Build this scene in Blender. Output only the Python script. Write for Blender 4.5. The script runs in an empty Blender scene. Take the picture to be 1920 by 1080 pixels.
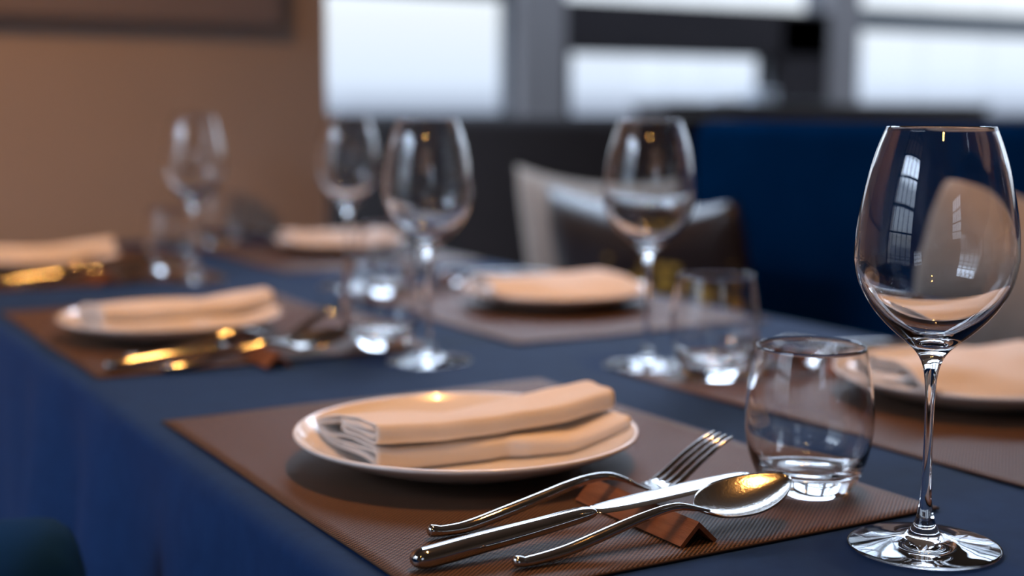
import bpy, bmesh, math, random
from mathutils import Vector, Matrix, noise
random.seed(7)
S = bpy.context.scene
C = S.collection
PI = math.pi
TZ = 0.74                       # height of the table top above the floor

# ------------------------------------------------------------------ camera
YAW, PITCH, ROLL, HC = 0.5271, 0.127, -0.0028, 0.2313
cam = bpy.data.cameras.new('camera'); co = bpy.data.objects.new('camera', cam); C.objects.link(co)
cam.sensor_width = 36.0; cam.lens = 2588.9 / 1920 * 36
fwd = Vector((math.sin(YAW) * math.cos(PITCH), math.cos(YAW) * math.cos(PITCH), -math.sin(PITCH)))
rgt = Vector((math.cos(YAW), -math.sin(YAW), 0)); up = rgt.cross(fwd)
r2 = rgt * math.cos(ROLL) - up * math.sin(-ROLL) * -1
u2 = up * math.cos(ROLL) + rgt * math.sin(-ROLL) * -1
r2 = u2.cross(-fwd).normalized()
co.matrix_world = Matrix(((r2.x, u2.x, -fwd.x, 0), (r2.y, u2.y, -fwd.y, 0), (r2.z, u2.z, -fwd.z, TZ + HC), (0, 0, 0, 1)))
cam.clip_start = 0.05; cam.clip_end = 500
cam.dof.use_dof = True; cam.dof.focus_distance = 0.735; cam.dof.aperture_fstop = 3.3
S.camera = co

# ------------------------------------------------------------------ sky
w = bpy.data.worlds.new('sky'); S.world = w; w.use_nodes = True
nt = w.node_tree; nt.nodes.clear()
out = nt.nodes.new('ShaderNodeOutputWorld'); bg = nt.nodes.new('ShaderNodeBackground')
tc = nt.nodes.new('ShaderNodeTexCoord'); sp = nt.nodes.new('ShaderNodeSeparateXYZ'); rp = nt.nodes.new('ShaderNodeValToRGB')
nt.links.new(tc.outputs['Generated'], sp.inputs[0]); nt.links.new(sp.outputs[2], rp.inputs[0])
e = rp.color_ramp.elements
e[0].position = 0.0; e[0].color = (0.16, 0.19, 0.25, 1)
e[1].position = 0.02; e[1].color = (0.36, 0.42, 0.51, 1)
x = e.new(0.07); x.color = (0.43, 0.465, 0.50, 1)
x = e.new(0.15); x.color = (0.75, 0.9, 1.12, 1)
x = e.new(0.33); x.color = (0.9, 1.1, 1.4, 1)
x = e.new(0.42); x.color = (4.0, 4.9, 6.3, 1)
x = e.new(1.0); x.color = (1.9, 2.4, 3.1, 1)
nt.links.new(rp.outputs[0], bg.inputs[0]); bg.inputs[1].default_value = 2.3
nt.links.new(bg.outputs[0], out.inputs[0])

# ------------------------------------------------------------------ view
S.view_settings.view_transform = 'Standard'; S.view_settings.look = 'None'
S.view_settings.gamma = 1; S.view_settings.use_curve_mapping = False
S.view_settings.exposure = 0.0
S.cycles.use_denoising = True
S.cycles.max_bounces = 14; S.cycles.transmission_bounces = 12; S.cycles.glossy_bounces = 6
S.cycles.transparent_max_bounces = 12; S.cycles.diffuse_bounces = 4
S.cycles.sample_clamp_indirect = 60

# ------------------------------------------------------------------ warm ceiling spotlights
def spot(name, n, u, z, power, tgt, col=(1, 0.44, 0.115), r=0.02, size=95):
    l = bpy.data.lights.new(name, 'SPOT'); l.energy = power; l.color = col; l.shadow_soft_size = r
    l.spot_size = math.radians(size); l.spot_blend = 0.9
    o = bpy.data.objects.new(name, l); C.objects.link(o); o.location = (n, u, z)
    d = Vector(tgt) - o.location
    o.rotation_euler = d.to_track_quat('-Z', 'Y').to_euler()
for (n_, u_) in ((0.76, 0.55), (0.80, 0.75), (0.84, 0.95)):
    spot('ceiling_spot', n_, u_, 2.75, 42, (0.46, 1.28, TZ), size=58, r=0.035)
spot('ceiling_spot', -0.9, 1.2, 2.75, 140, (-0.3, 2.5, TZ + 0.3), size=80)
spot('ceiling_spot', -0.7, -0.9, 2.60, 18, (0.40, 1.2, TZ), r=0.05, size=50)

def portal(name, loc, rot, sx, sy):
    l = bpy.data.lights.new(name, 'AREA'); l.shape = 'RECTANGLE'; l.size = sx; l.size_y = sy
    l.cycles.is_portal = True
    o = bpy.data.objects.new(name, l); C.objects.link(o); o.location = loc; o.rotation_euler = rot
RH = 3.8
portal('window_portal', (5.0, 7.05, 2.2), (-PI/2, 0, 0), 8.2, 3.2)
portal('window_portal', (9.05, 4.1, 2.0), (0, PI/2, 0), 3.0, 5.8)
portal('window_portal', (-3.05, 1.22, 1.9), (0, -PI/2, 0), 3.6, 2.4)
portal('window_portal', (-1.5, -5.05, 2.2), (PI/2, 0, 0), 1.4, 1.6)
portal('window_portal', (4.4, 5.525, RH + 0.08), (0, 0, 0), 8.8, 2.55)

# ================================================================== materials
def mat(name, col=(0.5, 0.5, 0.5), rough=0.6, metal=0.0, **kw):
    m = bpy.data.materials.new(name); m.use_nodes = True
    b = m.node_tree.nodes['Principled BSDF']
    b.inputs['Base Color'].default_value = (*col, 1); b.inputs['Roughness'].default_value = rough
    b.inputs['Metallic'].default_value = metal
    for k, v in kw.items():
        b.inputs[k.replace('_', ' ')].default_value = v
    return m
def nodes(m):
    return m.node_tree.nodes, m.node_tree.links, m.node_tree.nodes['Principled BSDF']
def add_noise(m, c1, c2, scale=5, stretch=(1, 1, 1), detail=4, bump=0.0, bscale=None, dist=0.001):
    N, L, b = nodes(m)
    t = N.new('ShaderNodeTexCoord'); mp = N.new('ShaderNodeMapping'); mp.inputs['Scale'].default_value = stretch
    L.new(t.outputs['Object'], mp.inputs[0])
    nz = N.new('ShaderNodeTexNoise'); nz.inputs['Scale'].default_value = scale; nz.inputs['Detail'].default_value = detail
    L.new(mp.outputs[0], nz.inputs['Vector'])
    r = N.new('ShaderNodeValToRGB'); r.color_ramp.elements[0].position = 0.3; r.color_ramp.elements[1].position = 0.7
    r.color_ramp.elements[0].color = (*c1, 1); r.color_ramp.elements[1].color = (*c2, 1)
    L.new(nz.outputs[0], r.inputs[0]); L.new(r.outputs[0], b.inputs['Base Color'])
    if bump:
        n2 = N.new('ShaderNodeTexNoise'); n2.inputs['Scale'].default_value = bscale or scale * 5
        L.new(mp.outputs[0], n2.inputs['Vector'])
        bp = N.new('ShaderNodeBump'); bp.inputs['Strength'].default_value = bump; bp.inputs['Distance'].default_value = dist
        L.new(n2.outputs[0], bp.inputs['Height']); L.new(bp.outputs[0], b.inputs['Normal'])
    return m
def weave(m, ca, cb, pitch, bump=0.4, dist=0.0003, ratio=1.0):
    """woven vinyl: threads crossing, dark gaps between them"""
    N, L, b = nodes(m)
    t = N.new('ShaderNodeTexCoord'); s = N.new('ShaderNodeSeparateXYZ'); L.new(t.outputs['Object'], s.inputs[0])
    def M(op, a, v=None, w2=None):
        n = N.new('ShaderNodeMath'); n.operation = op
        for i, q in enumerate((a, v, w2)):
            if q is None: continue
            if isinstance(q, (int, float)): n.inputs[i].default_value = q
            else: L.new(q, n.inputs[i])
        return n.outputs[0]
    k = 2 * PI / pitch
    sx = M('SINE', M('MULTIPLY', s.outputs[0], k)); sy = M('SINE', M('MULTIPLY', s.outputs[1], k * ratio))
    p = M('MULTIPLY_ADD', M('MULTIPLY', sx, sy), 0.5, 0.5)
    r = N.new('ShaderNodeValToRGB'); r.color_ramp.elements[0].position = 0.42; r.color_ramp.elements[1].position = 0.60
    r.color_ramp.elements[0].color = (*ca, 1); r.color_ramp.elements[1].color = (*cb, 1)
    L.new(p, r.inputs[0]); L.new(r.outputs[0], b.inputs['Base Color'])
    bp = N.new('ShaderNodeBump'); bp.inputs['Strength'].default_value = bump; bp.inputs['Distance'].default_value = dist
    L.new(p, bp.inputs['Height']); L.new(bp.outputs[0], b.inputs['Normal'])
    return m

M_cloth = add_noise(mat('navy_cloth', rough=0.85, Specular_IOR_Level=0.25), (0.005, 0.034, 0.125), (0.007, 0.042, 0.148), 60, bump=0.25, bscale=1500, dist=0.0004)
M_mat = weave(mat('woven_vinyl', rough=0.5, Specular_IOR_Level=0.22), (0.004, 0.005, 0.009), (0.21, 0.118, 0.07), 0.0033, ratio=1.2, bump=0.9, dist=0.0005)
M_plate = mat('white_glaze', (0.86, 0.84, 0.81), 0.18, Coat_Weight=0.6, Coat_Roughness=0.03)
M_nap = add_noise(mat('napkin_cotton', rough=0.9, Sheen_Weight=0.15), (0.80, 0.76, 0.72), (0.84, 0.80, 0.76), 30, bump=0.2, bscale=1800, dist=0.0003)
M_steel = add_noise(mat('polished_steel', rough=0.06, metal=1.0), (0.50, 0.485, 0.47), (0.55, 0.535, 0.52), 8)
M_bowl = add_noise(mat('scratched_steel', rough=0.16, metal=1.0), (0.40, 0.38, 0.35), (0.46, 0.44, 0.41), 8, bump=0.5, bscale=700, dist=0.0002)
M_wood = add_noise(mat('rest_wood', rough=0.5), (0.17, 0.058, 0.022), (0.27, 0.10, 0.04), 40, stretch=(6, 1, 6), bump=0.2, bscale=200)
M_glass = mat('crystal_glass', (1, 1, 1), 0.0, Transmission_Weight=1.0, IOR=1.5)
M_wall = add_noise(mat('beige_plaster', rough=0.9), (0.46, 0.40, 0.36), (0.49, 0.42, 0.375), 3, bump=0.1, bscale=60)
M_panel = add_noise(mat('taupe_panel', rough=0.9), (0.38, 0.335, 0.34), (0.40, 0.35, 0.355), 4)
M_dark = add_noise(mat('dark_wall', rough=0.9, Specular_IOR_Level=0.1), (0.012, 0.010, 0.011), (0.016, 0.013, 0.014), 2)
M_grey = mat('grey_plaster', (0.125, 0.115, 0.115), 0.9, Specular_IOR_Level=0.1)
M_taupe = mat('taupe_wall_paint', (0.42, 0.29, 0.20), 0.9)
M_frame = mat('dark_metal', (0.03, 0.035, 0.04), 0.45)
M_ceil = mat('ceiling_paint', (0.50, 0.37, 0.26), 0.9)
M_floor = add_noise(mat('floor_wood', rough=0.4), (0.05, 0.03, 0.02), (0.09, 0.055, 0.035), 3, stretch=(8, 0.6, 1), bump=0.1)
M_blue = add_noise(mat('blue_velvet', rough=0.9, Specular_IOR_Level=0.0), (0.0008, 0.020, 0.068), (0.0008, 0.024, 0.08), 12)
M_teal = add_noise(mat('teal_velvet', rough=0.85, Specular_IOR_Level=0.1), (0.002, 0.034, 0.13), (0.003, 0.04, 0.15), 12)
M_brownback = add_noise(mat('dark_brown_leather', rough=0.85, Specular_IOR_Level=0.1), (0.009, 0.006, 0.006), (0.012, 0.008, 0.008), 20)
M_beige = add_noise(mat('beige_linen', rough=0.95), (0.38, 0.33, 0.28), (0.45, 0.39, 0.335), 60, bump=0.3, bscale=400)
M_leg = mat('dark_leg_wood', (0.05, 0.03, 0.02), 0.5)
M_white = mat('white_linen', (0.6, 0.62, 0.65), 0.9)
# thin pane: see-through with a faint reflection
M_pane = bpy.data.materials.new('window_glass'); M_pane.use_nodes = True
N = M_pane.node_tree.nodes; L = M_pane.node_tree.links; N.clear()
o_ = N.new('ShaderNodeOutputMaterial'); mx = N.new('ShaderNodeMixShader'); tr = N.new('ShaderNodeBsdfTransparent'); gl = N.new('ShaderNodeBsdfGlossy')
gl.inputs['Roughness'].default_value = 0.02; mx.inputs[0].default_value = 0.05
L.new(tr.outputs[0], mx.inputs[1]); L.new(gl.outputs[0], mx.inputs[2]); L.new(mx.outputs[0], o_.inputs[0])
# brown leather cushion with a woven gold motif in its lower half
M_gold = mat('brown_leather_gold_motif', (0.02, 0.015, 0.013), 0.35)
N, L, b = nodes(M_gold)
t = N.new('ShaderNodeTexCoord'); s = N.new('ShaderNodeSeparateXYZ'); L.new(t.outputs['Object'], s.inputs[0])
ck = N.new('ShaderNodeTexVoronoi'); ck.inputs['Scale'].default_value = 30; L.new(t.outputs['Object'], ck.inputs['Vector'])
r = N.new('ShaderNodeValToRGB'); r.color_ramp.elements[0].position = 0.35; r.color_ramp.elements[1].position = 0.5
r.color_ramp.elements[0].color = (1, 1, 1, 1); r.color_ramp.elements[1].color = (0, 0, 0, 1); L.new(ck.outputs['Distance'], r.inputs[0])
lt = N.new('ShaderNodeMath'); lt.operation = 'LESS_THAN'; lt.inputs[1].default_value = 0.115; L.new(s.outputs[2], lt.inputs[0])
lx = N.new('ShaderNodeMath'); lx.operation = 'COMPARE'; lx.inputs[1].default_value = -0.12; lx.inputs[2].default_value = 0.15; L.new(s.outputs[0], lx.inputs[0])
m1 = N.new('ShaderNodeMath'); m1.operation = 'MULTIPLY'; L.new(lt.outputs[0], m1.inputs[0]); L.new(lx.outputs[0], m1.inputs[1])
m2 = N.new('ShaderNodeMath'); m2.operation = 'MULTIPLY'; L.new(m1.outputs[0], m2.inputs[0]); L.new(r.outputs[0], m2.inputs[1])
mc = N.new('ShaderNodeMixRGB'); mc.inputs[1].default_value = (0.03, 0.02, 0.016, 1); mc.inputs[2].default_value = (0.75, 0.50, 0.10, 1)
L.new(m2.outputs[0], mc.inputs[0]); L.new(mc.outputs[0], b.inputs['Base Color'])

# ================================================================== helpers
def obj(name, bm, m, parent=None, smooth=True, loc=None, rotz=0.0):
    me = bpy.data.meshes.new(name); bmesh.ops.recalc_face_normals(bm, faces=bm.faces[:])
    bm.to_mesh(me); bm.free()
    if smooth:
        me.polygons.foreach_set('use_smooth', [True] * len(me.polygons))
    me.materials.append(m)
    o = bpy.data.objects.new(name, me); C.objects.link(o)
    if parent: o.parent = parent
    if loc is not None: o.location = loc
    if rotz: o.rotation_euler = (0, 0, rotz)
    return o
def tag(o, label=None, cat=None, group=None, kind=None):
    if label: o['label'] = label
    if cat: o['category'] = cat
    if group: o['group'] = group
    if kind: o['kind'] = kind
    return o
def thing(name, label, cat, loc=(0, 0, 0), rotz=0, group=None):
    o = bpy.data.objects.new(name, None); C.objects.link(o); o.location = loc; o.rotation_euler = (0, 0, rotz)
    o.empty_display_size = 0.05
    return tag(o, label, cat, group)
def dup(root, loc, rotz, label):
    r_ = root.copy(); C.objects.link(r_); r_.location = loc; r_.rotation_euler = (0, 0, rotz); r_['label'] = label
    for ch in list(root.children):
        c_ = ch.copy(); C.objects.link(c_); c_.parent = r_
        for g in list(ch.children):
            d_ = g.copy(); C.objects.link(d_); d_.parent = c_
    return r_
def smooth_auto(o, ang=40):
    for p in o.data.polygons: p.use_smooth = True
    o.data.set_sharp_from_angle(angle=math.radians(ang))
def bx(bm, x0, x1, y0, y1, z0, z1, bev=0.0, seg=2):
    r_ = bmesh.ops.create_cube(bm, size=1)
    for v in r_['verts']:
        v.co = Vector(((x0 + x1) / 2 + v.co.x * (x1 - x0), (y0 + y1) / 2 + v.co.y * (y1 - y0), (z0 + z1) / 2 + v.co.z * (z1 - z0)))
    if bev:
        es = {e_ for v in r_['verts'] for e_ in v.link_edges}
        bmesh.ops.bevel(bm, geom=list(es), offset=bev, segments=seg, profile=0.5, affect='EDGES')
    return bm
def box_obj(name, m, x0, x1, y0, y1, z0, z1, parent=None, bev=0.0, seg=2):
    o = obj(name, bx(bmesh.new(), x0, x1, y0, y1, z0, z1, bev, seg), m, parent)
    smooth_auto(o); return o
def catmull(pts, n=6, closed=False):
    P = [Vector(p) for p in pts]; out_ = []
    for i in range(len(P) - 1):
        p0 = P[max(i - 1, 0)]; p1 = P[i]; p2 = P[i + 1]; p3 = P[min(i + 2, len(P) - 1)]
        for k in range(n):
            t_ = k / n
            out_.append(0.5 * ((2 * p1) + (p2 - p0) * t_ + (2 * p0 - 5 * p1 + 4 * p2 - p3) * t_ ** 2 + (3 * p1 - p0 - 3 * p2 + p3) * t_ ** 3))
    out_.append(P[-1]); return out_
def lathe(prof, seg=96):
    """prof: list of (r, z) from axis to axis; closed surface of revolution"""
    bm = bmesh.new(); rings = []
    for (r_, z_) in prof:
        if r_ < 1e-6: rings.append([bm.verts.new((0, 0, z_))])
        else: rings.append([bm.verts.new((r_ * math.cos(2 * PI * k / seg), r_ * math.sin(2 * PI * k / seg), z_)) for k in range(seg)])
    for a, b_ in zip(rings, rings[1:]):
        for k in range(seg):
            k2 = (k + 1) % seg
            if len(a) == 1: bm.faces.new((a[0], b_[k], b_[k2]))
            elif len(b_) == 1: bm.faces.new((a[k], b_[0], a[k2]))
            else: bm.faces.new((a[k], b_[k], b_[k2], a[k2]))
    return bm
def sweep(bm, path, side=Vector((0, 1, 0)), n=20, p=2.0):
    """path: (x, y, z, width, thickness); superellipse sections, closed ends"""
    P = [Vector(q[:3]) for q in path]; rings = []
    for i, q in enumerate(path):
        T = (P[min(i + 1, len(P) - 1)] - P[max(i - 1, 0)]).normalized()
        B = T.cross(side).normalized() * -1; Sd = B.cross(T).normalized()
        ring = []
        for k in range(n):
            a = 2 * PI * k / n; c_, s_ = math.cos(a), math.sin(a)
            cc = math.copysign(abs(c_) ** (2 / p), c_); ss = math.copysign(abs(s_) ** (2 / p), s_)
            ring.append(bm.verts.new(P[i] + Sd * cc * q[3] / 2 + B * ss * q[4] / 2))
        rings.append(ring)
    for a, b_ in zip(rings, rings[1:]):
        for k in range(n): bm.faces.new((a[k], a[(k + 1) % n], b_[(k + 1) % n], b_[k]))
    bm.faces.new(rings[0]); bm.faces.new(list(reversed(rings[-1])))
    return bm
def dense(path, n=8):
    """catmull over 5-tuples"""
    out_ = []; Q = path
    for i in range(len(Q) - 1):
        q0 = Q[max(i - 1, 0)]; q1 = Q[i]; q2 = Q[i + 1]; q3 = Q[min(i + 2, len(Q) - 1)]
        for k in range(n):
            t_ = k / n
            out_.append(tuple(0.5 * ((2 * b_) + (c_ - a) * t_ + (2 * a - 5 * b_ + 4 * c_ - d_) * t_ ** 2 + (3 * b_ - a - 3 * c_ + d_) * t_ ** 3) for a, b_, c_, d_ in zip(q0, q1, q2, q3)))
    out_.append(tuple(Q[-1])); return out_

# ================================================================== room
def struct(name, m, *a, **k):
    return tag(box_obj(name, m, *a, **k), kind='structure')
struct('floor', M_floor, -4.2, 9.2, -5.2, 7.4, -0.1, 0.0)
bm = bmesh.new()
bx(bm, -4.2, 9.2, -5.2, 4.25, RH, RH + 0.1); bx(bm, -4.2, 9.2, 6.8, 7.4, RH, RH + 0.1)
bx(bm, -4.2, 0.0, 4.25, 6.8, RH, RH + 0.1); bx(bm, 8.8, 9.2, 4.25, 6.8, RH, RH + 0.1)
tag(obj('ceiling', bm, M_ceil, smooth=False), kind='structure')
struct('wall_left', M_wall, -4.0, 1.047, 2.515, 2.66, 0, RH)
# far window wall: plinth, columns, spandrel
bm = bmesh.new()
bx(bm, 1.0, 9.1, 7.0, 7.2, 0, TZ + 0.205)
bx(bm, 1.0, 9.1, 7.0, 7.2, 3.5, RH)
bx(bm, 1.0, 1.15, 7.0, 7.2, 0, RH)
bx(bm, 6.06, 6.46, 6.95, 7.2, TZ + 0.2, TZ + 0.862)
bx(bm, 4.40, 6.46, 6.95, 7.2, TZ + 0.595, TZ + 0.885)
bx(bm, 4.40, 4.445, 6.95, 7.2, TZ + 0.2, TZ + 0.62)
tag(obj('wall_back', bm, M_dark, smooth=False), kind='structure')
struct('trim_1', M_grey, 4.10, 4.395, 6.93, 7.2, TZ + 0.19, 3.5)
struct('trim_2', M_grey, 6.465, 6.725, 6.93, 7.2, TZ + 0.19, 3.5)
def window(name, a0, a1, z0, z1, bars_a, bars_z, plane, pos, fr=0.05, bar=0.03, thick=0.06):
    """framed window in the plane y=pos ('y') or x=pos ('x'); its pane is a child"""
    f_ = bmesh.new()
    def seg_(p0, p1, q0, q1):
        if plane == 'y': bx(f_, p0, p1, pos, pos + thick, q0, q1)
        else: bx(f_, pos, pos + thick, p0, p1, q0, q1)
    seg_(a0, a0 + fr, z0, z1); seg_(a1 - fr, a1, z0, z1); seg_(a0, a1, z0, z0 + fr * 0.6); seg_(a0, a1, z1 - fr, z1)
    for a in bars_a: seg_(a - bar / 2, a + bar / 2, z0, z1)
    for z in bars_z: seg_(a0, a1, z - bar / 2, z + bar / 2)
    o = tag(obj(name, f_, M_frame, smooth=False), kind='structure')
    g_ = bmesh.new()
    if plane == 'y': bx(g_, a0, a1, pos + 0.025, pos + 0.031, z0, z1)
    else: bx(g_, pos + 0.025, pos + 0.031, a0, a1, z0, z1)
    obj('pane', g_, M_pane, o, smooth=False)
    return o
zb = TZ + 0.205
window('window_1', 1.15, 4.10, zb, 3.5, [], [TZ + 0.905, 2.6], 'y', 7.06, fr=0.03, bar=0.06)
window('window_2', 4.445, 6.06, zb, TZ + 0.595, [], [], 'y', 7.06, fr=0.012)
window('window_3', 4.395, 6.465, TZ + 0.862, 3.5, [], [2.6], 'y', 7.06, fr=0.02)
window('window_4', 6.725, 9.0, zb, 3.5, [], [TZ + 0.865, 2.6], 'y', 7.06, fr=0.03, bar=0.15)
f_ = bmesh.new()
for k in range(12): bx(f_, 0.8 * k - 0.02, 0.8 * k + 0.02, 4.25, 6.8, RH + 0.01, RH + 0.07)
for k in range(4): bx(f_, 0.0, 8.8, 4.25 + 0.85 * k - 0.02, 4.25 + 0.85 * k + 0.02, RH + 0.01, RH + 0.07)
o = tag(obj('window_8', f_, M_frame, smooth=False), kind='structure')
obj('pane', bx(bmesh.new(), 0.0, 8.8, 4.25, 6.8, RH + 0.04, RH + 0.046), M_pane, o, smooth=False)
# the other three sides of the glasshouse dining room
def side_wall(name, m, plane, pos, a0, a1, z0=0.5):
    bm = bmesh.new()
    if plane == 'x':
        bx(bm, pos - 0.05, pos + 0.15, a0, a1, 0, z0); bx(bm, pos - 0.05, pos + 0.15, a0, a1, 3.5, RH)
        bx(bm, pos - 0.05, pos + 0.15, a0, a0 + 0.2, z0, 3.5); bx(bm, pos - 0.05, pos + 0.15, a1 - 0.2, a1, z0, 3.5)
    else:
        bx(bm, a0, a1, pos - 0.05, pos + 0.15, 0, z0); bx(bm, a0, a1, pos - 0.05, pos + 0.15, 3.5, RH)
        bx(bm, a0, a0 + 0.2, pos - 0.05, pos + 0.15, z0, 3.5); bx(bm, a1 - 0.2, a1, pos - 0.05, pos + 0.15, z0, 3.5)
    tag(obj(name, bm, m, smooth=False), kind='structure')
def holed(name, plane, pos, a0, a1, h0, h1, z0, z1):
    bm = bmesh.new()
    for (p0, p1, q0, q1) in ((a0, h0, 0, RH), (h1, a1, 0, RH), (h0, h1, 0, z0), (h0, h1, z1, RH)):
        if plane == 'x': bx(bm, pos - 0.1, pos + 0.1, p0, p1, q0, q1)
        else: bx(bm, p0, p1, pos - 0.1, pos + 0.1, q0, q1)
    tag(obj(name, bm, M_taupe, smooth=False), kind='structure')
holed('wall_side', 'x', -3.1, -5.1, 2.66, 0.0, 2.45, 0.1, 3.7)
holed('wall_right', 'x', 9.1, -5.1, 7.2, 1.2, 7.0, 0.5, 3.5)
holed('wall_front', 'y', -5.1, -4.1, 9.1, -2.2, -0.8, 1.4, 3.0)
fr_ = lambda a, b, n: [a + (b - a) * i / n for i in range(1, n)]
window('window_5', 1.2, 7.0, 0.5, 3.5, fr_(1.2, 7.0, 8), fr_(0.5, 3.5, 4), 'x', 9.05, bar=0.05)
window('window_6', 0.0, 2.45, 0.1, 3.7, fr_(0.0, 2.45, 5), fr_(0.1, 3.7, 6), 'x', -3.1, bar=0.05)
window('window_7', -2.2, -0.8, 1.4, 3.0, fr_(-2.2, -0.8, 4), fr_(1.4, 3.0, 4), 'y', -5.1, bar=0.04)

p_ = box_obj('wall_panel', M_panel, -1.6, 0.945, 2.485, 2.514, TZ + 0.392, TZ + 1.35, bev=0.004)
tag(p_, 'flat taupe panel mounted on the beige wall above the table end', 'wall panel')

# long dark counter beyond the banquette
ct = thing('serving_counter', 'long dark counter in front of the far windows, behind the blue banquette', 'counter', (4.38, 4.73, 0))
box_obj('worktop', M_frame, -0.98, 0.96, -0.13, 0.13, TZ + 0.258, TZ + 0.275, ct, bev=0.004)
box_obj('body', M_grey, -0.96, 0.94, -0.11, 0.11, 0, TZ + 0.257, ct)
def folded_stack(loc, rz, k, label):
    t_ = thing('folded_linen', label, 'folded linen', loc, rz, 'pale folded linens on the far counter')
    for i in range(k):
        box_obj('fold', M_white, -0.07, 0.07, -0.05, 0.05, i * 0.014, i * 0.014 + 0.013, t_, bev=0.005, seg=3)
zc = TZ + 0.2755
folded_stack((4.02, 4.75, zc), 0.3, 4, 'taller pale stack of folded linen on the right part of the far counter')
folded_stack((3.80, 4.72, zc), -0.1, 1, 'low pale folded linen on the far counter, left of the taller stack')

# ------------------------------------------------------------------ banquette
def cushion_block(bm, *a): bx(bm, *a, 0.035, 5)
def banquette(u0, u1, m, label, top, k):
    t_ = thing('banquette', label, 'banquette', (1.5, (u0 + u1) / 2, 0)); h = (u1 - u0) / 2 - 0.002
    b1 = bmesh.new(); bx(b1, 0.0, 0.16, -h, h, 0.30, top, 0.03, 5); o = obj('backrest', b1, m, t_); smooth_auto(o, 50)
    b2 = bmesh.new(); bx(b2, -0.37, 0.0, -h, h, 0.30, 0.45, 0.035, 5); o = obj('seat', b2, m, t_); smooth_auto(o, 50)
    b3 = bmesh.new(); bx(b3, -0.31, 0.14, -h + 0.02, h - 0.02, 0.0, 0.30); obj('plinth', b3, M_leg, t_, smooth=False)
    return t_
banquette(-0.9, 1.96, M_blue, 'long blue velvet banquette along the right side of the table', TZ + 0.2165, 3)
banquette(1.97, 3.95, M_brownback, 'dark brown banquette section beyond the blue one, below the left window', TZ + 0.222, 2)

def cushion(name, label, m, loc, rot, W_, H_, T_, ears=0.07, p=2.6, seed=0, rnd=0.0):
    bm = bmesh.new(); n = 28; top = []; bot = []
    for side in (1, -1):
        g = []
        for i in range(n + 1):
            row = []
            for j in range(n + 1):
                a = -1 + 2 * i / n; b_ = -1 + 2 * j / n
                px = a * (1 - ears * (1 - b_ * b_)); pz = b_ * (1 - ears * 1.6 * (1 - a * a))
                cr = 1 - rnd * (a * a * b_ * b_) ** 2; px *= cr; pz *= cr
                th = max(0.0, (1 - abs(a) ** p)) ** 0.45 * max(0.0, (1 - abs(b_) ** p)) ** 0.45
                wr = noise.noise(Vector((a * 1.5 + seed, b_ * 1.5, side))) * 0.012 * th
                row.append(bm.verts.new((px * W_ / 2, side * (th * T_ / 2 + wr), pz * H_ / 2)))
            g.append(row)
        for i in range(n):
            for j in range(n): bm.faces.new((g[i][j], g[i + 1][j], g[i + 1][j + 1], g[i][j + 1]))
    bmesh.ops.remove_doubles(bm, verts=bm.verts[:], dist=1e-5)
    o = obj(name, bm, m); o.location = loc; o.rotation_euler = rot
    return tag(o, label, 'cushion', 'throw cushions on the banquettes')
# cushions stand on the seat (z=0.45) and lean on the backrest; local x = width, y = thickness, z = height
cushion('throw_cushion', 'beige linen cushion leaning on the dark banquette, behind the brown one', M_beige, (1.405, 2.06, 0.45 + 0.205), (math.radians(-9), 0, PI / 2), 0.56, 0.43, 0.12, seed=1)
cushion('throw_cushion', 'dark brown leather cushion with a golden motif at its foot', M_gold, (1.27, 1.74, 0.45 + 0.20), (math.radians(-12), 0, PI / 2), 0.50, 0.41, 0.13, seed=2)
cushion('throw_cushion', 'large beige cushion on the blue banquette, seen through the nearest wine glass', M_beige, (1.235, 0.940, 0.45 + 0.20), (math.radians(-18), -0.36, PI / 2 + 0.10), 0.45, 0.45, 0.15, ears=0.03, seed=3, rnd=0.10)
cushion('throw_cushion', 'second beige cushion at the right edge, behind the large beige one', M_beige, (1.43, 0.66, 0.45 + 0.22), (math.radians(-8), 0, PI / 2 - 0.05), 0.46, 0.45, 0.13, seed=4)

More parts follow.
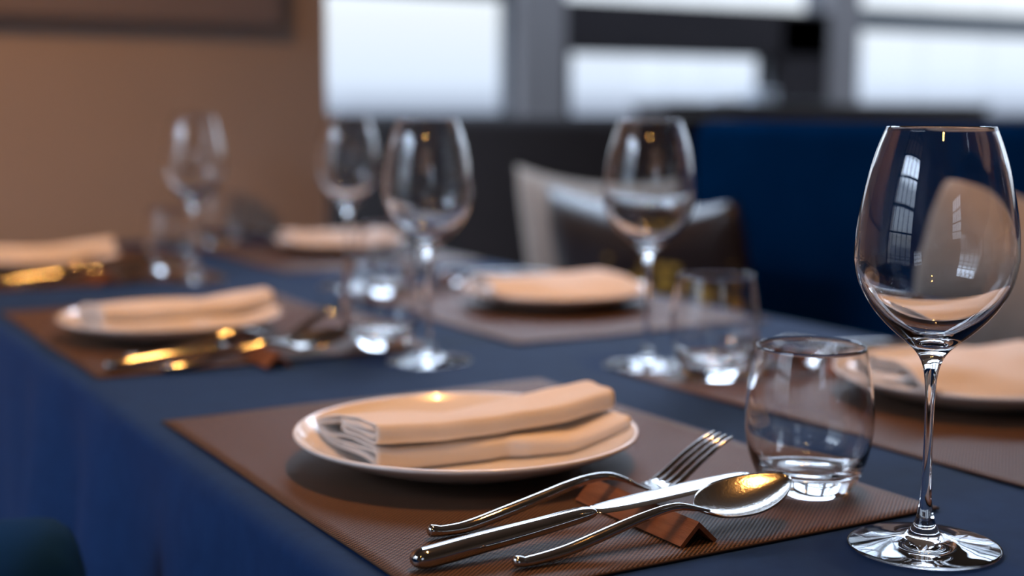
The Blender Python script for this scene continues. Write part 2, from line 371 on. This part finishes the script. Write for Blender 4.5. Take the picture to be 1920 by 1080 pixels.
# ------------------------------------------------------------------ table and cloth
TX0, TX1, TY0, TY1 = 0.262, 1.052, 0.40, 2.47
tb = thing('dining_table', 'long dining table hidden beneath the navy tablecloth', 'table', ((TX0 + TX1) / 2, (TY0 + TY1) / 2, 0))
hx, hy = (TX1 - TX0) / 2, (TY1 - TY0) / 2
box_obj('tabletop', M_leg, -hx + 0.02, hx - 0.02, -hy + 0.02, hy - 0.02, TZ - 0.035, TZ - 0.004, tb, bev=0.004)
for sx in (-1, 1):
    for sy in (-1, 1):
        box_obj('leg', M_leg, sx * (hx - 0.09) - 0.03, sx * (hx - 0.09) + 0.03, sy * (hy - 0.1) - 0.03, sy * (hy - 0.1) + 0.03, 0.0, TZ - 0.035, tb, bev=0.003)
def tablecloth():
    bm = bmesh.new(); R = 0.03; pts = []
    step = 0.012
    cs = [((TX1 - R, TY0 + R), -PI / 2), ((TX1 - R, TY1 - R), 0), ((TX0 + R, TY1 - R), PI / 2), ((TX0 + R, TY0 + R), PI)]
    for i, (c_, a0) in enumerate(cs):
        for k in range(9):
            a = a0 + PI / 2 * k / 8
            pts.append((c_[0] + R * math.cos(a), c_[1] + R * math.sin(a), math.cos(a), math.sin(a), 1.0))
        nx = cs[(i + 1) % 4]; a = a0 + PI / 2
        p0 = Vector((c_[0] + R * math.cos(a), c_[1] + R * math.sin(a))); p1 = Vector((nx[0][0] + R * math.cos(nx[1]), nx[0][1] + R * math.sin(nx[1])))
        n = int((p1 - p0).length / step)
        for k in range(1, n):
            q = p0.lerp(p1, k / n); pts.append((q.x, q.y, math.cos(a), math.sin(a), 0.0))
    # arc length
    s_ = [0.0]
    for a, b_ in zip(pts, pts[1:]): s_.append(s_[-1] + math.hypot(b_[0] - a[0], b_[1] - a[1]))
    rows = [(-0.020, 0.0), (-0.012, 0.0), (-0.006, -0.0007), (-0.002, -0.0028), (0.0002, -0.006), (0.001, -0.012)] + [(0.001, -0.012 - 0.69 * (k / 34) ** 1.15) for k in range(1, 35)]
    grid = []
    for (o_, dz) in rows:
        row = []; dep = min(1.0, max(0, -dz - 0.008) / 0.32)
        for (x_, y_, nx_, ny_, cn), s1 in zip(pts, s_):
            f = 0.5 * math.sin(s1 * 21 + 1.7 * math.sin(s1 * 3.1)) + 0.35 * math.sin(s1 * 34 + 2.2 + math.sin(s1 * 5)) + 0.3 * noise.noise(Vector((s1 * 9, dz * 2.5, 3)))
            amp = 0.036 * dep ** 0.7 + 0.0
            room_ = 0.35 if ny_ > 0.5 else 1.0          # the wall end hangs flat
            off = o_ + (f + 0.35) * amp * room_ + 0.02 * dep * cn
            if dz > -0.02: off += 0
            row.append(bm.verts.new((x_ + nx_ * off, y_ + ny_ * off, TZ + dz)))
        grid.append(row)
    n = len(pts)
    for a, b_ in zip(grid, grid[1:]):
        for k in range(n): bm.faces.new((a[k], a[(k + 1) % n], b_[(k + 1) % n], b_[k]))
    bm.faces.new(grid[0])
    o = obj('tablecloth', bm, M_cloth)
    return tag(o, 'navy blue tablecloth over the long table, hanging in soft folds at the left', 'tablecloth')
tablecloth()

# ------------------------------------------------------------------ chair
def tub_chair(loc, rz):
    t_ = thing('tub_chair', 'dark teal upholstered tub chair tucked under the left side of the table', 'chair', loc, rz)
    bm = bmesh.new(); sec = 10; rings = []                      # U-shaped shell open towards +x
    R_ = 0.27; A = [math.radians(62 + (360 - 124) * k / 40) for k in range(41)]
    cl = []
    for a in A: cl.append((R_ * math.cos(a) * 1.0, R_ * math.sin(a), a))
    # lengthen the arms forward
    first = cl[0]; last = cl[-1]
    cl = [(first[0] + 0.05, first[1] + 0.002, first[2])] + cl + [(last[0] + 0.05, last[1] - 0.002, last[2])]
    for i, (x_, y_, a) in enumerate(cl):
        back = max(0, -math.cos(a)); top = 0.70 + 0.08 * back ** 2
        nx_, ny_ = math.cos(a), math.sin(a)
        if i in (0, 1, len(cl) - 2, len(cl) - 1): nx_, ny_ = 0.25, math.copysign(0.97, ny_)
        th = 0.060 * (0.55 if i in (0, len(cl) - 1) else 1)
        pr = []
        for (o_, z_) in ((-th, 0.36), (-th, top - 0.05), (-th * 0.75, top - 0.018), (-th * 0.3, top - 0.003), (th * 0.3, top), (th * 0.8, top - 0.02), (th, top - 0.05), (th, 0.36)):
            pr.append(bm.verts.new((x_ + nx_ * o_, y_ + ny_ * o_, z_)))
        rings.append(pr)
    for a, b_ in zip(rings, rings[1:]):
        for k in range(8): bm.faces.new((a[k], a[(k + 1) % 8], b_[(k + 1) % 8], b_[k]))
    bm.faces.new(rings[0]); bm.faces.new(list(reversed(rings[-1])))
    o = obj('backrest', bm, M_teal, t_); md = o.modifiers.new('sub', 'SUBSURF'); md.levels = 2; md.render_levels = 2
    b2 = lathe([(0, 0.36), (0.18, 0.36), (0.205, 0.375), (0.205, 0.45), (0.19, 0.472), (0.12, 0.482), (0, 0.485)], 48)
    o = obj('seat', b2, M_teal, t_)
    for sx in (-1, 1):
        for sy in (-1, 1):
            b3 = sweep(bmesh.new(), [(sx * 0.15, sy * 0.15, 0.365, 0.036, 0.036), (sx * 0.17, sy * 0.17, 0.0, 0.022, 0.022)], n=12)
            obj('leg', b3, M_leg, t_)
    return t_
tub_chair((0.038, 0.70, 0), 0)

# ================================================================== table ware (built once, copied)
def wine_glass():
    # outer wall from the foot centre up, then the inner wall back down to the axis
    foot = [(0, 0.0012), (0.012, 0.0006), (0.030, 0.0), (0.0385, 0.0), (0.0400, 0.0004), (0.0404, 0.0011), (0.0398, 0.0018), (0.0340, 0.0026)]
    stem = [(0.0260, 0.0036), (0.0170, 0.0052), (0.0098, 0.0080), (0.0066, 0.0115), (0.0046, 0.0170), (0.0034, 0.0240), (0.00275, 0.0330),
            (0.0024, 0.050), (0.0024, 0.070), (0.0027, 0.084), (0.0035, 0.0935), (0.0052, 0.1005), (0.0085, 0.1062)]
    bowl = [(0.0140, 0.1115), (0.0205, 0.1170), (0.0275, 0.1240), (0.0340, 0.1325), (0.0390, 0.1425), (0.0414, 0.1530), (0.0416, 0.1600),
            (0.0408, 0.1720), (0.0388, 0.1850), (0.0358, 0.1990), (0.0320, 0.2120), (0.0276, 0.2236)]
    outer = foot[:6] + [tuple(v) for v in catmull([(a, 0, b_) for a, b_ in foot[6:] + stem + bowl], 4)] if False else None
    prof = foot[:6]
    for v in catmull([Vector((a, b_, 0)) for a, b_ in foot[6:] + stem + bowl], 4): prof.append((v.x, v.y))
    prof += [(0.0273, 0.2241), (0.0268, 0.2236)]
    th = 0.0008
    inner = [(0.0311, 0.2120), (0.0350, 0.1990), (0.0380, 0.1850), (0.0400, 0.1720), (0.0408, 0.1600), (0.0405, 0.1532), (0.0380, 0.1432), (0.0329, 0.1338),
             (0.0262, 0.1258), (0.0188, 0.1194), (0.0118, 0.1150), (0.006, 0.1126), (0.0, 0.1118)]
    for v in catmull([Vector((a, b_, 0)) for a, b_ in [(0.0268, 0.2236)] + inner], 4)[1:]: prof.append((max(v.x, 0.0), v.y))
    prof[-1] = (0.0, 0.1118)
    return lathe(prof, 128)
def tumbler():
    outer = [(0, 0.0022), (0.010, 0.0014), (0.020, 0.0002), (0.0238, 0.0), (0.0262, 0.0012), (0.0292, 0.0060), (0.0330, 0.0145), (0.0362, 0.0240), (0.0380, 0.0340), (0.0387, 0.0430),
             (0.0383, 0.0540), (0.0369, 0.0670), (0.0349, 0.0790), (0.0328, 0.0893)]
    inner = [(0.0320, 0.0893), (0.0341, 0.0790), (0.0361, 0.0670), (0.0375, 0.0540), (0.0379, 0.0430), (0.0371, 0.0342), (0.0351, 0.0255), (0.0312, 0.0178), (0.0250, 0.0135), (0.0150, 0.0120), (0.0, 0.0116)]
    prof = [(max(v.x, 0), v.y) for v in catmull([Vector((a, b_, 0)) for a, b_ in outer], 4)] + [(0.0324, 0.0898)]
    prof += [(max(v.x, 0), v.y) for v in catmull([Vector((a, b_, 0)) for a, b_ in inner], 4)]
    prof[-1] = (0.0, 0.0116); prof[0] = (0.0, 0.0022)
    return lathe(prof, 112)
PR = 0.1135
def plate_h(r_):                                      # upper surface of the plate above its foot
    if r_ < 0.068: return 0.0062
    t_ = min(1.0, (r_ - 0.068) / (PR - 0.068)); return 0.0062 + 0.0150 * (t_ ** 1.25)
def plate():
    prof = [(0, 0.0022), (0.052, 0.0022), (0.056, 0.0004), (0.059, 0.0), (0.062, 0.0006), (0.066, 0.0024), (0.082, 0.0066), (0.098, 0.0128), (0.108, 0.0176), (0.1125, 0.0200), (0.1137, 0.0212), (0.1134, 0.0226), (0.1122, 0.0230), (0.1108, 0.0222)]
    prof += [(r_, plate_h(r_)) for r_ in (0.108, 0.102, 0.096, 0.09, 0.084, 0.078, 0.073, 0.069, 0.064, 0.05, 0.03)] + [(0, 0.0062)]
    return lathe(prof, 128)

def napkin_mesh(cx, cy):
    """folded napkin; local x = length (0 at the end towards the diner's left), y = depth, origin = plate centre"""
    LEN = 0.178; o0 = Vector((-0.0765, -0.0250)); a_ = -0.10
    e1 = Vector((math.cos(a_), math.sin(a_))); e2 = Vector((-math.sin(a_), math.cos(a_)))
    TH = 0.0014; DS = 0.80
    # each layer: (depth s, height z, upper-group weight)
    layers = []
    layers.append([(0.0015, 0.0008, 0), (0.012, 0.0030, 0), (0.030, 0.0042, 0), (0.055, 0.0034, 0), (0.080, 0.0016, 0), (0.104, 0.0020, 0.0), (0.1150, 0.0040, 0.1), (0.1165, 0.0066, 0.3), (0.1125, 0.0096, 0.5),
                   (0.098, 0.0152, 0.8), (0.078, 0.0206, 1), (0.056, 0.0240, 1), (0.032, 0.0258, 1), (0.013, 0.0265, 1), (0.0030, 0.0262, 1), (0.0000, 0.0240, 1), (-0.0008, 0.0200, 1), (0.0006, 0.0164, 1), (0.005, 0.0148, 1),
                   (0.018, 0.0145, 1), (0.036, 0.0148, 0.9), (0.052, 0.0146, 0.8), (0.0590, 0.0156, 0.8), (0.0590, 0.0172, 0.8), (0.0540, 0.0182, 0.9), (0.038, 0.0182, 1), (0.020, 0.0176, 1), (0.006, 0.0182, 1)])
    layers.append([(0.0040, 0.0202, 1), (0.012, 0.0194, 1), (0.030, 0.0196, 1), (0.048, 0.0194, 1), (0.0570, 0.0200, 1), (0.0580, 0.0211, 1), (0.052, 0.0220, 1), (0.032, 0.0224, 1), (0.012, 0.0226, 1), (0.004, 0.0218, 1)])
    layers.append([(0.0050, 0.0240, 1), (0.014, 0.0245, 1), (0.032, 0.0236, 1), (0.055, 0.0214, 1), (0.076, 0.0180, 1), (0.094, 0.0134, 0.8), (0.106, 0.0092, 0.5)])
    layers.append([(0.0015, 0.0008, 0), (-0.0002, 0.0036, 0), (-0.0010, 0.0075, 0), (0.0004, 0.0108, 0), (0.005, 0.0126, 0), (0.018, 0.0128, 0), (0.040, 0.0126, 0.1), (0.058, 0.0112, 0.2), (0.076, 0.0074, 0.2), (0.094, 0.0046, 0.1), (0.108, 0.0046, 0)])
    layers.append([(0.0035, 0.0098, 0), (0.016, 0.0102, 0), (0.034, 0.0098, 0), (0.052, 0.0082, 0), (0.072, 0.0052, 0), (0.090, 0.0036, 0)])
    layers.append([(0.0028, 0.0040, 0), (0.014, 0.0064, 0), (0.030, 0.0072, 0), (0.048, 0.0062, 0), (0.066, 0.0040, 0)])
    NT = 56
    def sst(a, b_, x_):
        t_ = max(0, min(1, (x_ - a) / (b_ - a))); return t_ * t_ * (3 - 2 * t_)
    bm = bmesh.new()
    for li, lay in enumerate(layers):
        prof = catmull([Vector(p) for p in lay], 4)
        ribs = []
        for k in range(NT + 1):
            t_ = k / NT; pts = []
            for p in prof:
                s1, z1, w1 = p
                w1 = max(0, min(1, w1))
                kink = sst(0.42, 0.60, t_)
                # upper lobe lifts, slides back and bellies towards the far end
                z2 = z1 * (1 - (1 - w1) * 0.42 * sst(0.45, 1.0, t_))
                arch = math.exp(-((s1 - 0.062) / 0.032) ** 2) * w1
                z2 += w1 * (0.0022 * (1 - t_)) * (1 if s1 < 0.06 else max(0, 1 - (s1 - 0.06) / 0.04))
                z2 += 0.0012 * w1 * sst(0.55, 0.95, t_) + arch * (0.0035 * sst(0.0, 0.1, t_) * 0.3 + 0.0030 * math.exp(-((t_ - 0.84) / 0.20) ** 2) - 0.0040 * math.exp(-((t_ - 0.42) / 0.14) ** 2))
                s1d = s1 * DS
                s2 = s1d + w1 * 0.021 * sst(0.25, 1.0, t_) * (1 - s1 / 0.13)
                # lower lobe kinks where the upper one is lifted off it
                s2 += (1 - w1) * (0.0035 * math.exp(-((t_ - 0.50) / 0.05) ** 2)) * (1 - s1 / 0.12) - (1 - w1) * 0.002 * kink * (1 - s1 / 0.12)
                z2 += 0.0006 * noise.noise(Vector((t_ * 6, s1 * 40, li))) * (0.4 + z1 / 0.02)
                # ends are not cut square: the inner layers sit back a little
                ln = t_ * LEN + (0.0035 * math.sin(s1 * 60 + li * 2.0) if k == 0 else 0) * 0.6
                x_ = o0 + e1 * (ln - 0.013 * (s1 / 0.1165) * (1 - t_)) + e2 * s2
                base = plate_h(x_.length) if x_.length < PR else 0.0212
                base = 0.0062 + (base - 0.0062) * (0.95 - 0.50 * w1)
                pts.append(Vector((x_.x, x_.y, base + 0.0003 + z2)))
            ribs.append(pts)
        # thickness: offset inside the section plane
        A = []; B = []
        for pts in ribs:
            ra = []; rb = []
            for i, p in enumerate(pts):
                T = (pts[min(i + 1, len(pts) - 1)] - pts[max(i - 1, 0)]).normalized()
                nrm = T.cross(Vector((e1.x, e1.y, 0))).normalized()
                ra.append(bm.verts.new(p + nrm * TH / 2)); rb.append(bm.verts.new(p - nrm * TH / 2))
            A.append(ra); B.append(rb)
        m_ = len(prof)
        for k in range(NT):
            for i in range(m_ - 1):
                bm.faces.new((A[k][i], A[k][i + 1], A[k + 1][i + 1], A[k + 1][i]))
                bm.faces.new((B[k][i], B[k + 1][i], B[k + 1][i + 1], B[k][i + 1]))
            for i in (0, m_ - 1): bm.faces.new((A[k][i], A[k + 1][i], B[k + 1][i], B[k][i]))
        for k in (0, NT):
            for i in range(m_ - 1): bm.faces.new((A[k][i], A[k][i + 1], B[k][i + 1], B[k][i]))
    return bm

def placemat_mesh():
    bm = bmesh.new(); nx, ny = 34, 46; W_, L_ = 0.33, 0.45; g = []
    for lvl in (0.0014, 0.0):
        gg = []
        for i in range(nx + 1):
            row = []
            for j in range(ny + 1):
                x_ = W_ * i / nx; y_ = L_ * j / ny
                e_ = max(0, 1 - min(x_, W_ - x_, y_, L_ - y_) / 0.03)
                lift = (0.0006 + 0.0006 * math.sin(x_ * 31 + 1) * math.sin(y_ * 23)) * e_ ** 2
                row.append(bm.verts.new((x_, y_, lvl + lift + 0.0002)))
            gg.append(row)
        g.append(gg)
    for gg in g:
        for i in range(nx):
            for j in range(ny): bm.faces.new((gg[i][j], gg[i + 1][j], gg[i + 1][j + 1], gg[i][j + 1]))
    a, b_ = g
    for i in range(nx):
        bm.faces.new((a[i][0], a[i + 1][0], b_[i + 1][0], b_[i][0])); bm.faces.new((a[i][ny], a[i + 1][ny], b_[i + 1][ny], b_[i][ny]))
    for j in range(ny):
        bm.faces.new((a[0][j], a[0][j + 1], b_[0][j + 1], b_[0][j])); bm.faces.new((a[nx][j], a[nx][j + 1], b_[nx][j + 1], b_[nx][j]))
    return bm

# cutlery: local x runs from the handle end to the tip, z up, origin at the handle end on the mat
def make_fork(t_):
    hp = dense([(0.0, 0, 0.0052, 0.0030, 0.0030), (0.0012, 0, 0.0052, 0.0068, 0.0062), (0.004, 0, 0.0048, 0.0084, 0.0068), (0.010, 0, 0.0040, 0.0082, 0.0060), (0.025, 0, 0.0042, 0.0088, 0.0066),
                (0.049, 0, 0.0085, 0.0088, 0.0070), (0.070, 0, 0.0128, 0.0080, 0.0066), (0.090, 0, 0.0172, 0.0070, 0.0060), (0.106, 0, 0.0196, 0.0064, 0.0054), (0.120, 0, 0.0192, 0.0066, 0.0046), (0.132, 0, 0.0150, 0.0086, 0.0036)], 6)
    obj('handle', sweep(bmesh.new(), hp), M_steel, t_)
    bm = sweep(bmesh.new(), dense([(0.1315, 0, 0.01516, 0.0086, 0.0034), (0.139, 0, 0.0112, 0.0135, 0.0026), (0.147, 0, 0.0084, 0.0205, 0.0022), (0.155, 0, 0.0082, 0.0232, 0.0021), (0.1600, 0, 0.0096, 0.0236, 0.0021)], 6), p=2.6)
    obj('fork_head', bm, M_steel, t_)
    for i in range(4):
        y_ = (i - 1.5) * 0.0063
        tp = dense([(0.1585, y_, 0.0092, 0.0042, 0.0021), (0.167, y_, 0.0132, 0.0038, 0.0023), (0.180, y_ * 0.98, 0.0215, 0.0034, 0.0023), (0.194, y_ * 0.93, 0.0295, 0.0029, 0.0020), (0.2035, y_ * 0.9, 0.0334, 0.0021, 0.0016), (0.2050, y_ * 0.9, 0.0338, 0.0008, 0.0008)], 5)
        obj('tine', sweep(bmesh.new(), tp, n=12, p=2.6), M_steel, t_)
def make_knife(t_):
    hp = dense([(0.0, 0, 0.0062, 0.0040, 0.0040), (0.0015, 0, 0.0062, 0.0090, 0.0075), (0.005, 0, 0.0062, 0.0122, 0.0100), (0.012, 0, 0.0064, 0.0138, 0.0108), (0.040, 0, 0.0086, 0.0140, 0.0106),
                (0.075, 0, 0.0112, 0.0130, 0.0094), (0.100, 0, 0.0134, 0.0120, 0.0080), (0.108, 0, 0.0142, 0.0110, 0.0062), (0.1110, 0, 0.0146, 0.0090, 0.0042), (0.1118, 0, 0.0147, 0.005, 0.002)], 6)
    obj('handle', sweep(bmesh.new(), hp, p=2.4), M_steel, t_)
    bm = bmesh.new(); up_ = []; dn = []
    st = [(0.1100, 0.0048, -0.0048, 0.0026), (0.1150, 0.0060, -0.0060, 0.0024), (0.1220, 0.0072, -0.0078, 0.0020), (0.140, 0.0076, -0.0090, 0.0018), (0.170, 0.0076, -0.0092, 0.0017), (0.195, 0.0072, -0.0086, 0.0015), (0.210, 0.0062, -0.0070, 0.0013), (0.2185, 0.0046, -0.0044, 0.0011), (0.2225, 0.0026, -0.0010, 0.0009), (0.2235, 0.0014, 0.0008, 0.0007)]
    rings = []
    for (x_, ya, yb, th) in [tuple(q) for q in dense(st, 5)] if False else st:
        z_ = 0.0146 + (x_ - 0.110) * 0.045
        ring = []
        for (y_, zz) in ((ya, th * 0.3), (ya * 0.6, th * 0.5), (0, th * 0.5), (yb * 0.6, th * 0.4), (yb, th * 0.10), (yb, -th * 0.10), (yb * 0.6, -th * 0.4), (0, -th * 0.5), (ya * 0.6, -th * 0.5), (ya, -th * 0.3)):
            ring.append(bm.verts.new((x_, y_ * 1.05, z_ + zz + y_ * 0.10)))
        rings.append(ring)
    for a, b_ in zip(rings, rings[1:]):
        for k in range(10): bm.faces.new((a[k], a[(k + 1) % 10], b_[(k + 1) % 10], b_[k]))
    bm.faces.new(rings[0]); bm.faces.new(list(reversed(rings[-1])))
    o = obj('blade', bm, M_steel, t_); md = o.modifiers.new('sub', 'SUBSURF'); md.levels = 2; md.render_levels = 2
def make_spoon(t_):
    hp = dense([(0.0, 0, 0.0046, 0.0026, 0.0026), (0.0012, 0, 0.0046, 0.0060, 0.0054), (0.004, 0, 0.0042, 0.0078, 0.0060), (0.010, 0, 0.0036, 0.0076, 0.0054), (0.030, 0, 0.0052, 0.0082, 0.0060),
                (0.050, 0, 0.0092, 0.0080, 0.0062), (0.072, 0, 0.0142, 0.0070, 0.0056), (0.092, 0, 0.0178, 0.0060, 0.0050), (0.104, 0, 0.0182, 0.0058, 0.0044), (0.114, 0, 0.0160, 0.0070, 0.0034), (0.122, 0, 0.0142, 0.0090, 0.0022)], 6)
    obj('handle', sweep(bmesh.new(), hp), M_steel, t_)
    bm = bmesh.new(); nl, nw = 40, 24; X0, X1 = 0.1165, 0.1815; top = []; bot = []
    for lv in (0, 1):
        g = []
        for i in range(nl + 1):
            a = i / nl; x_ = X0 + (X1 - X0) * a
            # egg outline, fuller near the handle
            hw = 0.0200 * (math.sin(PI * min(1, a) ** 0.86)) ** 0.62 if 0 < a < 1 else 0.0
            hw = max(hw, 0.0008)
            row = []
            for j in range(nw + 1):
                b_ = -1 + 2 * j / nw
                rim = 0.0152 + 0.0098 * a ** 1.25
                dp = 0.0056 * (1 - abs(b_) ** 2.2) * (math.sin(PI * a ** 0.85)) ** 0.75 if 0 < a < 1 else 0
                row.append(bm.verts.new((x_, b_ * hw, rim - dp + b_ * hw * 0.19 * min(1, a / 0.12) - (0.0011 if lv else 0))))
            g.append(row)
        for i in range(nl):
            for j in range(nw): bm.faces.new((g[i][j], g[i + 1][j], g[i + 1][j + 1], g[i][j + 1]))
        (bot if lv else top).extend(g)
    for i in range(nl):
        for j in (0, nw): bm.faces.new((top[i][j], top[i + 1][j], bot[i + 1][j], bot[i][j]))
    for j in range(nw):
        for i in (0, nl): bm.faces.new((top[i][j], top[i][j + 1], bot[i][j + 1], bot[i][j]))
    obj('bowl', bm, M_bowl, t_)
def make_rest(t_):
    """two thin slats meeting in a ridge; local y = length"""
    for sgn in (-1, 1):
        bm = bmesh.new(); pr = [(0.0, 0.0128), (sgn * 0.0124, 0.0012), (sgn * 0.0110, 0.0), (sgn * 0.0098, 0.0003), (0.0, 0.0094)]
        ring = [[bm.verts.new((x_, y_, z_)) for x_, z_ in pr] for y_ in (0.0, 0.103)]
        for k in range(5): bm.faces.new((ring[0][k], ring[0][(k + 1) % 5], ring[1][(k + 1) % 5], ring[1][k]))
        bm.faces.new(ring[0]); bm.faces.new(list(reversed(ring[1])))
        obj('slat', bm, M_wood, t_, smooth=False)

MZ = TZ + 0.0017
A_C = (0.4474, 0.7787)                               # centre of the nearest placemat
def G(k): return {'placemat': 'woven brown placemats on the navy tablecloth', 'dinner_plate': 'white dinner plates on the placemats', 'napkin': 'folded napkins on the plates',
                  'fork': 'forks beside the plates', 'knife': 'knives beside the plates', 'spoon': 'spoons beside the plates', 'cutlery_rest': 'wooden cutlery rests on the placemats',
                  'wine_glass': 'stemmed wine glasses on the table', 'tumbler': 'stemless water tumblers on the table'}[k]
PROTO = {}
def single(kind, name, bmf, m, loc, rz, label):
    if kind not in PROTO:
        o = obj(name, bmf(), m); tag(o, label, name.replace('_', ' '), G(kind)); PROTO[kind] = o
        o.location = loc; o.rotation_euler = (0, 0, rz); return o
    return dup(PROTO[kind], loc, rz, label)
def multi(kind, name, fn, loc, rz, label, cat=None):
    if kind not in PROTO:
        t_ = thing(name, label, cat or name.replace('_', ' '), loc, rz, G(kind)); fn(t_); PROTO[kind] = t_; return t_
    return dup(PROTO[kind], loc, rz, label)
def place(corner, flip, who, ppos, wine, tumb, cut=(0, 0), restd=(0, 0)):
    """corner = low-n, low-u corner of the placemat"""
    mc = (corner[0] + 0.165, corner[1] + 0.225)
    def mp(x_, y_):                                   # A's coordinates -> this place
        dx, dy = x_ - A_C[0], y_ - A_C[1]
        return (mc[0] - dx, mc[1] - dy) if flip else (mc[0] + dx, mc[1] + dy)
    fr = PI if flip else 0.0
    c0 = (corner[0] + 0.33, corner[1] + 0.45) if flip else corner
    single('placemat', 'placemat', placemat_mesh, M_mat, (*c0, TZ), fr, 'brown woven placemat ' + who['placemat'])
    single('dinner_plate', 'dinner_plate', plate, M_plate, (*ppos, MZ), fr, 'round white dinner plate ' + who['plate'])
    single('napkin', 'napkin', lambda: napkin_mesh(0, 0), M_nap, (*ppos, MZ + 0.0006), fr, 'folded white cloth napkin ' + who['napkin'])
    if cut is not None:
        q = lambda x_, y_, d=cut: (mp(x_ + d[0], y_ + d[1]) + (MZ,))
        multi('cutlery_rest', 'cutlery_rest', make_rest, q(0.4463, 0.5675, (cut[0] + restd[0], cut[1] + restd[1])), fr, 'small ridged wooden cutlery rest ' + who['rest'])
        multi('fork', 'fork', make_fork, q(0.3242, 0.6465), fr + 0.0207, 'polished steel fork ' + who['fork'])
        multi('knife', 'knife', make_knife, q(0.2938, 0.6041), fr + 0.033, 'polished steel table knife ' + who['knife'])
        multi('spoon', 'spoon', make_spoon, q(0.3392, 0.5810), fr, 'polished steel spoon ' + who['spoon'])
    single('tumbler', 'tumbler', tumbler, M_glass, (*tumb, MZ + 0.0003 if who.get('tm', 1) else TZ + 0.0003), 0, 'empty stemless clear tumbler ' + who['tumbler'])
    single('wine_glass', 'wine_glass', wine_glass, M_glass, (*wine, TZ + 0.0003), 0, 'empty clear wine glass ' + who['wine'])

place((0.2824, 0.5537), False, dict(placemat='under the nearest plate, at the centre foreground', plate='in the centre foreground, nearest the camera', napkin='on the nearest plate, its layered end facing left',
      rest='in sharp focus under the nearest fork, knife and spoon', fork='in the foreground, just right of the nearest plate', knife='in the foreground, lying between the nearest fork and spoon', spoon='in the foreground, nearest the camera, bowl up',
      tumbler='standing on the nearest placemat, in sharp focus', wine='at the far right in sharp focus, the largest in view'),
      (0.424, 0.788), (0.5521, 0.5086), (0.571, 0.621))
place((0.2814, 1.1973), False, dict(placemat='in the middle of the left table side, under a blurred plate', plate='in the middle of the left table side', napkin='on the plate in the middle of the left table side',
      rest='under the cutlery of the middle left place setting', fork='beside the plate in the middle of the left table side', knife='of the middle left place setting, between fork and spoon', spoon='of the middle left place setting, beside its tumbler',
      tumbler='at the middle left place, left of the second wine glass stem', wine='near the table middle, second nearest on the left side'),
      (0.4055, 1.396), (0.571, 1.1349), (0.564, 1.2253), cut=(0, -0.03), restd=(-0.01, -0.015))
place((0.288, 1.852), False, dict(placemat='at the far left corner of the table by the beige wall', plate='at the far left, cut by the picture edge', napkin='on the plate at the far left picture edge',
      rest='of the far left place setting, under its blurred cutlery', fork='of the far left place setting', knife='of the far left place setting, between its fork and spoon', spoon='of the far left place setting, nearest its tumbler',
      tumbler='at the far left place, beside the leftmost wine glass', wine='leftmost of all, in front of the beige wall'),
      (0.412, 2.075), (0.572, 1.840), (0.57, 1.945), cut=(0, -0.02))
place((0.693, 0.553), True, dict(placemat='on the right, behind the nearest wine glass stem', plate='at the right picture edge, behind the nearest wine glass', napkin='on the plate at the right picture edge',
      rest='seen through the nearest tumbler, left of the right-hand plate', fork='of the right-hand place, behind the nearest tumbler', knife='of the right-hand place, handle pointing at the banquette', spoon='of the right-hand place, farthest of its cutlery from the plate',
      tumbler='just behind the nearest tumbler, second from the right', wine='second from the right, in front of the brown cushion'),
      (0.884, 0.765), (0.7332, 1.0143), (0.7504, 0.9375))
place((0.687, 1.1724), True, dict(placemat='in the middle of the right table side', plate='in the middle of the right table side, before the beige cushion', napkin='on the middle right plate, smooth fold towards the camera',
      rest='left of the middle right plate', fork='left of the middle right plate, closest to it', knife='left of the middle right plate, between fork and spoon', spoon='left of the middle right plate, farthest from it',
      tumbler='behind the left-middle tumbler, partly hidden by it', wine='with its rim against the lower left window corner'),
      (0.871, 1.392), (0.7245, 1.672), (0.735, 1.575), cut=(0, -0.045))
place((0.707, 1.859), True, dict(placemat='at the far right corner of the table, near the wall', plate='farthest from the camera, before the dark banquette', napkin='on the farthest plate, behind the stem of a wine glass',
      rest='of the farthest place setting', fork='of the farthest place setting, closest to its plate', knife='of the farthest place setting, between fork and spoon', spoon='of the farthest place setting, nearest the wall',
      tumbler='of the farthest place setting, near the beige wall', wine='of the farthest setting, seen behind the leftmost wine glass'),
      (0.900, 2.095), (0.735, 2.385), (0.758, 2.2935))
